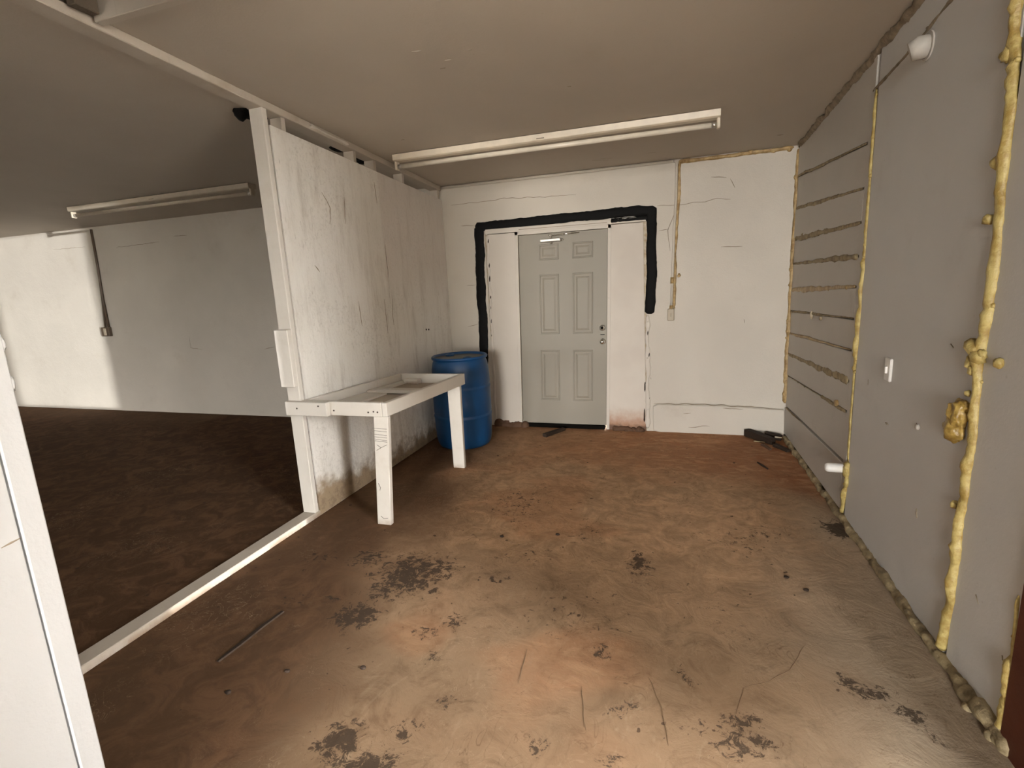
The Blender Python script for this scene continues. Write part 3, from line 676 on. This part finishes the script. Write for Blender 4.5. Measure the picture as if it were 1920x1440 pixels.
b = MB().bead([(-.025, D-.004, 2.606), (.2, D-.004, 2.607), (.55, D-.004, 2.612), (.93, D-.004, 2.616)], (0, -.8, -.6), .034, .016, 161, .4, 6)
b.bead([(-.018, D-.003, 2.60), (-.020, D-.003, 2.30), (-.032, D-.003, 2.15), (-.040, D-.003, 1.90), (-.047, D-.003, 1.75), (-.046, D-.003, 1.58), (-.052, D-.003, 1.36), (-.056, D-.003, 1.27)], (0, -1, 0), .026, .014, 162, .5, 8)
b.blob((-.010, D-.005, 1.572), (.016, .010, .018), 7, 2, .5)
tag(b.build('foam_bead', M['foamtan'], None, (0, D, 2.6)), 'tan foam bead along the back wall top and down beside the conduit', 'foam bead', 'expanding foam beads on the walls')

# black sealant band round the door surround
def band(pts, n=1):
    b = bmesh.new(); rows = []; H = 7
    for i, (xa, za, xb, zb) in enumerate(pts): pass
    return b
b = MB()
def sealant(path, w, seed):
    b.bead([(x, D-.001, z) for x, z in path], (0, -1, 0), w, .016, seed, .13, 0, .02)
sealant([(-2.118, .45), (-2.085, .70), (-2.073, .841), (-2.064, 1.05), (-2.062, 1.257), (-2.064, 1.45), (-2.062, 1.66), (-2.050, 1.90), (-2.043, 2.19)], .108, 171)
sealant([(-2.085, 2.182), (-1.85, 2.186), (-1.558, 2.187), (-1.108, 2.199), (-.85, 2.198), (-.63, 2.202), (-.45, 2.204), (-.235, 2.200)], .096, 172)
sealant([(-.268, 2.235), (-.265, 2.07), (-.270, 1.90), (-.268, 1.77), (-.262, 1.62), (-.270, 1.467), (-.276, 1.33), (-.284, 1.21)], .094, 173)
sealant([(-.668, 2.128), (-.50, 2.128), (-.29, 2.130)], .052, 174)
tag(b.build('sealant_band', M['black'], None, (-1.15, D, 2.19)), 'thick black sealant band around the top and sides of the door surround', 'sealant')

# ------------------------------------------------------------------ electrical things
cd = empty('electrical_conduit', (-.05, D, 1.15)); tag(cd, 'white conduit along the back wall top down to a beige switch box', 'conduit')
def child(mb, name, m, par, label=None):
    o = mb.build(name, m); o.parent = par; o.location = Vector(o.location) - par.location
    if label: o['label'] = label
    return o
child(MB().tube([(-2.44, D-.014, 2.612), (-1.5, D-.014, 2.615), (-.075, D-.014, 2.616)], .0135, 10), 'horizontal_pipe', M['back'], cd)
child(MB().tube([(-.075, D-.014, 2.616), (-.050, D-.014, 2.610), (-.042, D-.014, 2.585), (-.044, D-.014, 2.30), (-.058, D-.014, 2.0), (-.069, D-.014, 1.6), (-.078, D-.014, 1.25)], .0125, 10), 'vertical_pipe', M['back'], cd)
child(MB().tube([(-.071, D-.014, 1.56), (-.0725, D-.014, 1.50)], .017, 10), 'coupling', M['foamtan'], cd)
child(MB().tube([(-.0775, D-.014, 1.29), (-.078, D-.014, 1.25)], .017, 10), 'coupling', M['foamtan'], cd)
sb = child(MB().box((-.113, D-.045, 1.142), (-.048, D, 1.258), .006), 'switch_box', M['boxplastic'], cd)
sw = MB().box((-.086, D-.052, 1.18), (-.075, D-.044, 1.215), .002).build('toggle', M['boxplastic'], sb);

c2 = empty('electrical_conduit', (-7.84, D, 1.1)); tag(c2, 'dark conduit dropping to a brown outlet box on the side room wall', 'conduit')
child(MB().tube([(-7.80, D-.014, 2.60), (-7.815, D-.014, 2.1), (-7.838, D-.014, 1.65), (-7.835, D-.014, 1.22)], .016, 10), 'pipe', M['brownbox'], c2)
child(MB().tube([(-7.815, D-.014, 2.1), (-7.852, D-.014, 1.65), (-7.905, D-.014, 1.22)], .013, 8), 'cable', M['brownbox'], c2)
ob = child(MB().box((-7.955, D-.05, 1.115), (-7.80, D, 1.245), .006), 'outlet_box', M['brownbox'], c2)
pl_ = MB().box((-7.90, D-.056, 1.13), (-7.85, D-.049, 1.23), .003).build('cover_plate', M['boxplastic'], ob)

# wall switch on the grey sheet
ws = empty('light_switch', (xr(3.03), 3.03, 1.06)); tag(ws, 'white switch plate on the grey sheet of the right wall', 'switch')
yq = 3.03
child(MB().box((xr(yq)-.012, yq-.036, 1.0), (xr(yq)+.001, yq+.036, 1.118), .004), 'cover_plate', M['pvc'], ws)
child(MB().box((xr(yq)-.022, yq-.007, 1.04), (xr(yq)-.010, yq+.007, 1.075), .002), 'toggle', M['pvc'], ws)

# plastic pipe stubs through the right wall
ps = empty('pipe_stub', (xr(3.53), 3.53, .345)); tag(ps, 'white plastic pipe stub sticking out low on the right wall, foam round its root', 'pipe')
child(MB().lathe([(.001, -.122), (.020, -.120), (.027, -.110), (.029, -.095), (.029, -.025), (.024, -.022), (.024, .005)], 20, (xr(3.53), 3.53, .345), 'x'), 'pipe', M['pvc'], ps)
child(MB().blob((xr(3.5)-.010, 3.500, .345), (.018, .03, .055), 3, 3, .5).blob((xr(3.5)-.008, 3.49, .27), (.012, .02, .04), 5, 2, .5), 'foam_collar', M['foam'], ps)
pu = empty('pipe_elbow', (xr(2.93), 2.93, 2.50)); tag(pu, 'white plastic vent stub high on the right wall near the ceiling', 'pipe')
child(MB().tube([(xr(2.93)+.005, 2.93, 2.505), (xr(2.93)-.035, 2.94, 2.505), (xr(2.93)-.065, 2.95, 2.495)], [.045, .047, .040], 16), 'pipe', M['dimpvc'], pu)
child(MB().lathe([(.058, -.006), (.060, 0), (.04, .004)], 20, (xr(2.93)-.003, 2.93, 2.505), 'x'), 'flange', M['plank'], pu)

# ceiling strip lights
def strip_light(x0, x1, y, em='enamel', tm='tube'):
    zt = zc(y+.05)
    r = empty('fluorescent_light', (x0, y, zt))
    w0, w1 = y, y+.105
    prof = [(w0, 0), (w0+.004, -.044), (w0+.02, -.052), (w1-.02, -.052), (w1-.004, -.044), (w1, 0)]
    zt_ = zc(y+.105)
    mb = MB().quadbox([(x0, yy, zt_+zz) for yy, zz in prof], [(x1, yy, zt_+zz) for yy, zz in prof], .002)
    child(mb, 'housing', M[em], r)
    for xa, sgn in ((x0, 1), (x1, -1)):
        h = child(MB().box((min(xa, xa+sgn*.022), y+.028, zt_-.118), (max(xa, xa+sgn*.022), y+.082, zt_-.045), .006), 'lamp_holder', M[em], r)
    child(MB().tube([(x0+.024, y+.055, zt_-.090), (x1-.024, y+.055, zt_-.090)], .0185, 14), 'tube', M[tm], r)
    for xa, sgn in ((x0+.022, 1), (x1-.022, -1)):
        child(MB().tube([(xa, y+.055, zt_-.090), (xa+sgn*.035, y+.055, zt_-.090)], .0195, 14), 'tube_cap', M['steel'], r)
    child(MB().box(((x0+x1)/2-.03, y-.003, zt_-.036), ((x0+x1)/2+.03, y+.002, zt_-.03)), 'seam_clip', M['crackm'], r)
    return r
L1 = strip_light(-2.32, .255, 4.118)
tag(L1, 'white fluorescent strip light on the ceiling in front of the door', 'ceiling light', 'fluorescent strip lights')
L2 = strip_light(-6.66, -4.06, 4.33, 'shadeenamel', 'shadeenamel')
tag(L2, 'dim fluorescent strip light on the dark ceiling of the side room', 'ceiling light', 'fluorescent strip lights')

# ------------------------------------------------------------------ work table
TB = empty('work_table', (-2.1, 3.4, 0)); tag(TB, 'white homemade two-legged table fixed to the partition', 'table')
zt0, zt1 = .866, .843
def board(x0, y0, x1, y1, th, za, zb, h, side):
    """a board on edge from (x0,y0) to (x1,y1); thickness th to its left (side=1) or right"""
    d = Vector((x1-x0, y1-y0)).normalized(); n = Vector((-d.y, d.x))*th*side
    bot = [(x0, y0, za-h), (x1, y1, zb-h), (x1+n.x, y1+n.y, zb-h), (x0+n.x, y0+n.y, za-h)]
    top = [(a, c, e+h) for a, c, e in bot]
    return MB().quadbox(bot, top, .0035)
child(board(-2.557, 2.78, -2.222, 2.78, .04, zt0, zt0, .095, 1), 'front_block', M['wood'], TB)
child(board(-2.45, 2.82, -1.829, 2.82, .038, zt0, zt0, .095, 1), 'front_rail', M['wood'], TB)
child(board(-1.789, 2.82, -1.745, 4.005, .038, zt0, zt1, .092, 1), 'side_rail', M['wood'], TB)
child(board(-2.425, 2.858, -2.335, 4.0, .034, zt0, zt1, .090, 1), 'side_rail', M['wood'], TB)
child(board(-2.334, 3.965, -1.784, 3.965, .038, zt1, zt1, .090, 1), 'back_rail', M['wood'], TB)
def tray(x0, x1, y0, y1, z0, z1, m, nm, dz=0):
    return child(MB().quadbox([(x0, y0, z0), (x1, y0, z0), (x1+.02, y1, z0-.015), (x0+.04, y1, z0-.015)], [(x0, y0, z1), (x1, y0, z1), (x1+.02, y1, z1-.015), (x0+.04, y1, z1-.015)], .002), nm, m, TB)
tray(-2.41, -1.828, 2.858, 3.963, .768, .782, M['graywood'], 'tray_bottom')
tray(-2.28, -1.83, 3.46, 3.62, .782, .808, M['wood'], 'tray_slat')
tray(-2.41, -2.20, 2.86, 3.46, .782, .803, M['wood'], 'tray_slat')
tray(-2.20, -1.83, 2.86, 3.02, .782, .803, M['wood'], 'tray_slat')
tray(-2.36, -2.28, 3.46, 3.962, .782, .803, M['wood'], 'tray_slat')
l1 = MB().quadbox([(-1.968, 2.845, -.004), (-1.862, 2.845, -.004), (-1.862, 2.883, -.004), (-1.968, 2.883, -.004)],
                  [(-1.905, 2.835, .772), (-1.797, 2.835, .772), (-1.797, 2.873, .772), (-1.905, 2.873, .772)], .004)
leg1 = child(l1, 'leg', M['wood'], TB)
child(MB().quadbox([(-1.893, 3.962, -.002), (-1.786, 3.962, -.002), (-1.786, 4.0, -.002), (-1.893, 4.0, -.002)],
                   [(-1.890, 3.945, .758), (-1.772, 3.945, .758), (-1.772, 3.983, .758), (-1.890, 3.983, .758)], .004), 'leg', M['wood'], TB)
def legx(z): return -1.968 + .063*(z/.772)
def legy(z): return 2.845 - .010*(z/.772) - .0008
pm = MB()
for za, zb in ((.690, .686), (.672, .668), (.648, .642), (.630, .626), (.615, .606), (.602, .596)):
    pm.tube([(legx(za)+.004, legy(za), za), (legx(zb)+.098, legy(zb), zb)], .0012, 5)
for pa, pb in (((.02, .575), (.05, .555)), ((.095, .578), (.05, .555)), ((.05, .555), (.016, .535)), ((.02, .30), (.035, .27)), ((.035, .27), (.03, .25)), ((.03, .06), (.05, .045)), ((.05, .045), (.085, .05))):
    pm.tube([(legx(pa[1])+pa[0], legy(pa[1]), pa[1]), (legx(pb[1])+pb[0], legy(pb[1]), pb[1])], .0014, 5)
pen = pm.build('pen_marks', M['nail'], leg1); pen['kind'] = 'stuff'; pen['label'] = 'dark pen strokes across the front leg'
for x_, y_, z_ in ((-2.46, 2.78, .822), (-2.285, 2.78, .842), (-2.195, 2.82, .805), (-1.93, 2.82, .80), (-1.89, 2.82, .806), (-1.86, 2.82, .803)):
    child(MB().lathe([(.001, -.002), (.006, -.002), (.006, .002)], 8, (x_, y_, z_), 'y'), 'nail', M['nail'], TB)
tag(MB().quadbox([(-2.272, 3.885, .771), (-2.135, 3.885, .771), (-2.130, 3.945, .771), (-2.272, 3.945, .771)],
                 [(-2.272, 3.885, .812), (-2.135, 3.885, .812), (-2.130, 3.945, .812), (-2.272, 3.945, .812)], .003).build('wood_block', M['wood'], None, (-2.21, 3.915, .768)),
    'short white wood block lying in the far corner of the table tray', 'wood block')

# ------------------------------------------------------------------ blue drum
bc = (-2.075, 4.665)
dr = empty('plastic_drum', (bc[0], bc[1], 0)); tag(dr, 'blue plastic drum standing behind the table beside the door', 'drum')
R0 = .288
prof = [(.02, .012), (.20, .006), (.235, .0), (.252, .008), (.268, .035), (.280, .09), (R0-.003, .20), (R0, .288), (R0+.004, .300), (R0+.005, .312), (R0-.004, .322), (R0-.005, .332), (R0+.002, .345),
        (R0+.002, .45), (R0, .568), (R0+.004, .580), (R0+.005, .592), (R0-.004, .602), (R0-.005, .612), (R0+.001, .625), (R0-.002, .70), (R0-.008, .77), (R0-.018, .825), (R0-.032, .856), (R0-.036, .866)]
child(MB().lathe([(r, h*1.02) for r, h in prof], 64, (bc[0], bc[1], 0)), 'body', M['blue'], dr)
hz = .883
child(MB().lathe([(R0-.034, hz-.006), (R0-.014, hz-.002), (R0-.010, hz+.012), (R0-.016, hz+.024), (R0-.028, hz+.024), (R0-.032, hz+.008), (R0-.040, hz-.004)], 64, (bc[0], bc[1], 0)), 'rim', M['blue'], dr)
child(MB().lathe([(.02, hz+.004), (R0-.036, hz+.002), (R0-.034, hz-.012)], 48, (bc[0], bc[1], 0)), 'head', M['drumtop'], dr, 'dusty grey drum top')
for ax, ay in ((.13, -.10), (-.15, .10)):
    child(MB().lathe([(.046, hz), (.046, hz+.016), (.040, hz+.019), (.030, hz+.019), (.028, hz+.012), (.002, hz+.012)], 20, (bc[0]+ax, bc[1]+ay, 0)), 'bung', M['blue'], dr)

# ------------------------------------------------------------------ scraps on the floor
def scrapbar(name, a, b_, w, h, m, label, cat, tilt=0):
    A = Vector(a); B = Vector(b_); d = (B-A).normalized(); n = Vector((-d.y, d.x, 0)).normalized()*w/2
    z = Vector((0, 0, h))
    mb = MB().quadbox([A-n, B-n*.8, B+n*.8, A+n], [A-n+z, B-n*.8+z*.8, B+n*.8+z*.8, A+n+z], .002)
    return tag(mb.build(name, m, None, (A+B)/2), label, cat)
scrapbar('wood_scrap', (-1.315, 4.97, 0), (-1.17, 5.25, 0), .055, .035, M['scrap'], 'dark bent wood offcut on the floor in front of the door', 'wood scrap')
def stick():
    L = [(-1.938, 1.490), (-1.935, 1.60), (-1.932, 1.72), (-1.912, 1.86)]; R = [(-1.925, 1.490), (-1.913, 1.60), (-1.908, 1.73), (-1.895, 1.862)]
    o = [(x, y) for x, y in L] + [(x, y) for x, y in R[::-1]]
    return MB().quadbox([(x, y, -.002) for x, y in o[::-1]], [(x, y, .007) for x, y in o[::-1]], .0015)
tag(stick().build('stick', M['scrap'], None, (-1.92, 1.67, 0)), 'long thin dark stick lying on the floor near the left sill', 'stick')
tag(MB().tube([(.637, 4.524, .006), (.665, 4.45, .008), (.695, 4.375, .006)], [.006, .009, .005], 6).build('twig', M['scrap'], None, (.665, 4.45, 0)), 'short dark twig on red mud in front of the corner debris', 'stick')
G = 'scrap pieces in the far right corner'
SC = [((.64, 5.31, 0), (.84, 5.06, 0), .07, .07, 'scrap', 'flat dark scrap board slanting out of the far right corner'),
      ((.80, 5.26, .0), (.93, 5.20, .0), .06, .06, 'scrap', 'stubby dark scrap block against the corner planks'),
      ((.68, 5.12, .0), (.78, 5.10, .0), .014, .012, 'foamdirty', 'pale brown splinter left of the corner scrap board'),
      ((.86, 5.13, .045), (.92, 5.12, .045), .014, .012, 'foampale', 'pale splinter on top of the corner scrap'),
      ((.74, 5.02, 0), (.79, 4.88, 0), .03, .02, 'scraplight', 'short brown scrap stick pointing out of the corner heap'),
      ((.84, 5.0, 0), (.93, 4.85, 0), .045, .03, 'scrap', 'dark scrap sliver beside the wall foot foam')]
for a, b_, w, h, m, lab in SC:
    tag(scrapbar('scrap_board', a, b_, w, h, M[m], lab, 'wood scrap'), group=G)
for k, (px, py) in enumerate([(-1.735, 1.36), (-.72, 2.95), (-1.06, 2.85), (.55, 2.75), (.62, 2.65), (-1.58, 1.52), (-1.27, 1.62)]):
    MB().blob((px, py, .004), (.014, .010, .007), k*3.1, 2, .4).build('pebble', M['scrap'], floor)
CF = [[(.536, 2.226), (.438, 2.041), (.348, 1.96), (.255, 1.896), (.214, 1.761)], [(-.103, 1.867), (-.046, 1.718), (-.015, 1.563)], [(-.35, 1.75), (-.30, 1.55)], [(-.62, 1.9), (-.60, 1.7)]]
for k, c_ in enumerate(CF):
    MB().ribbon([(x, y, .003) for x, y in c_], (0, 0, 1), .005, k+80, .001).build('crack', M['floorcrack'], floor)
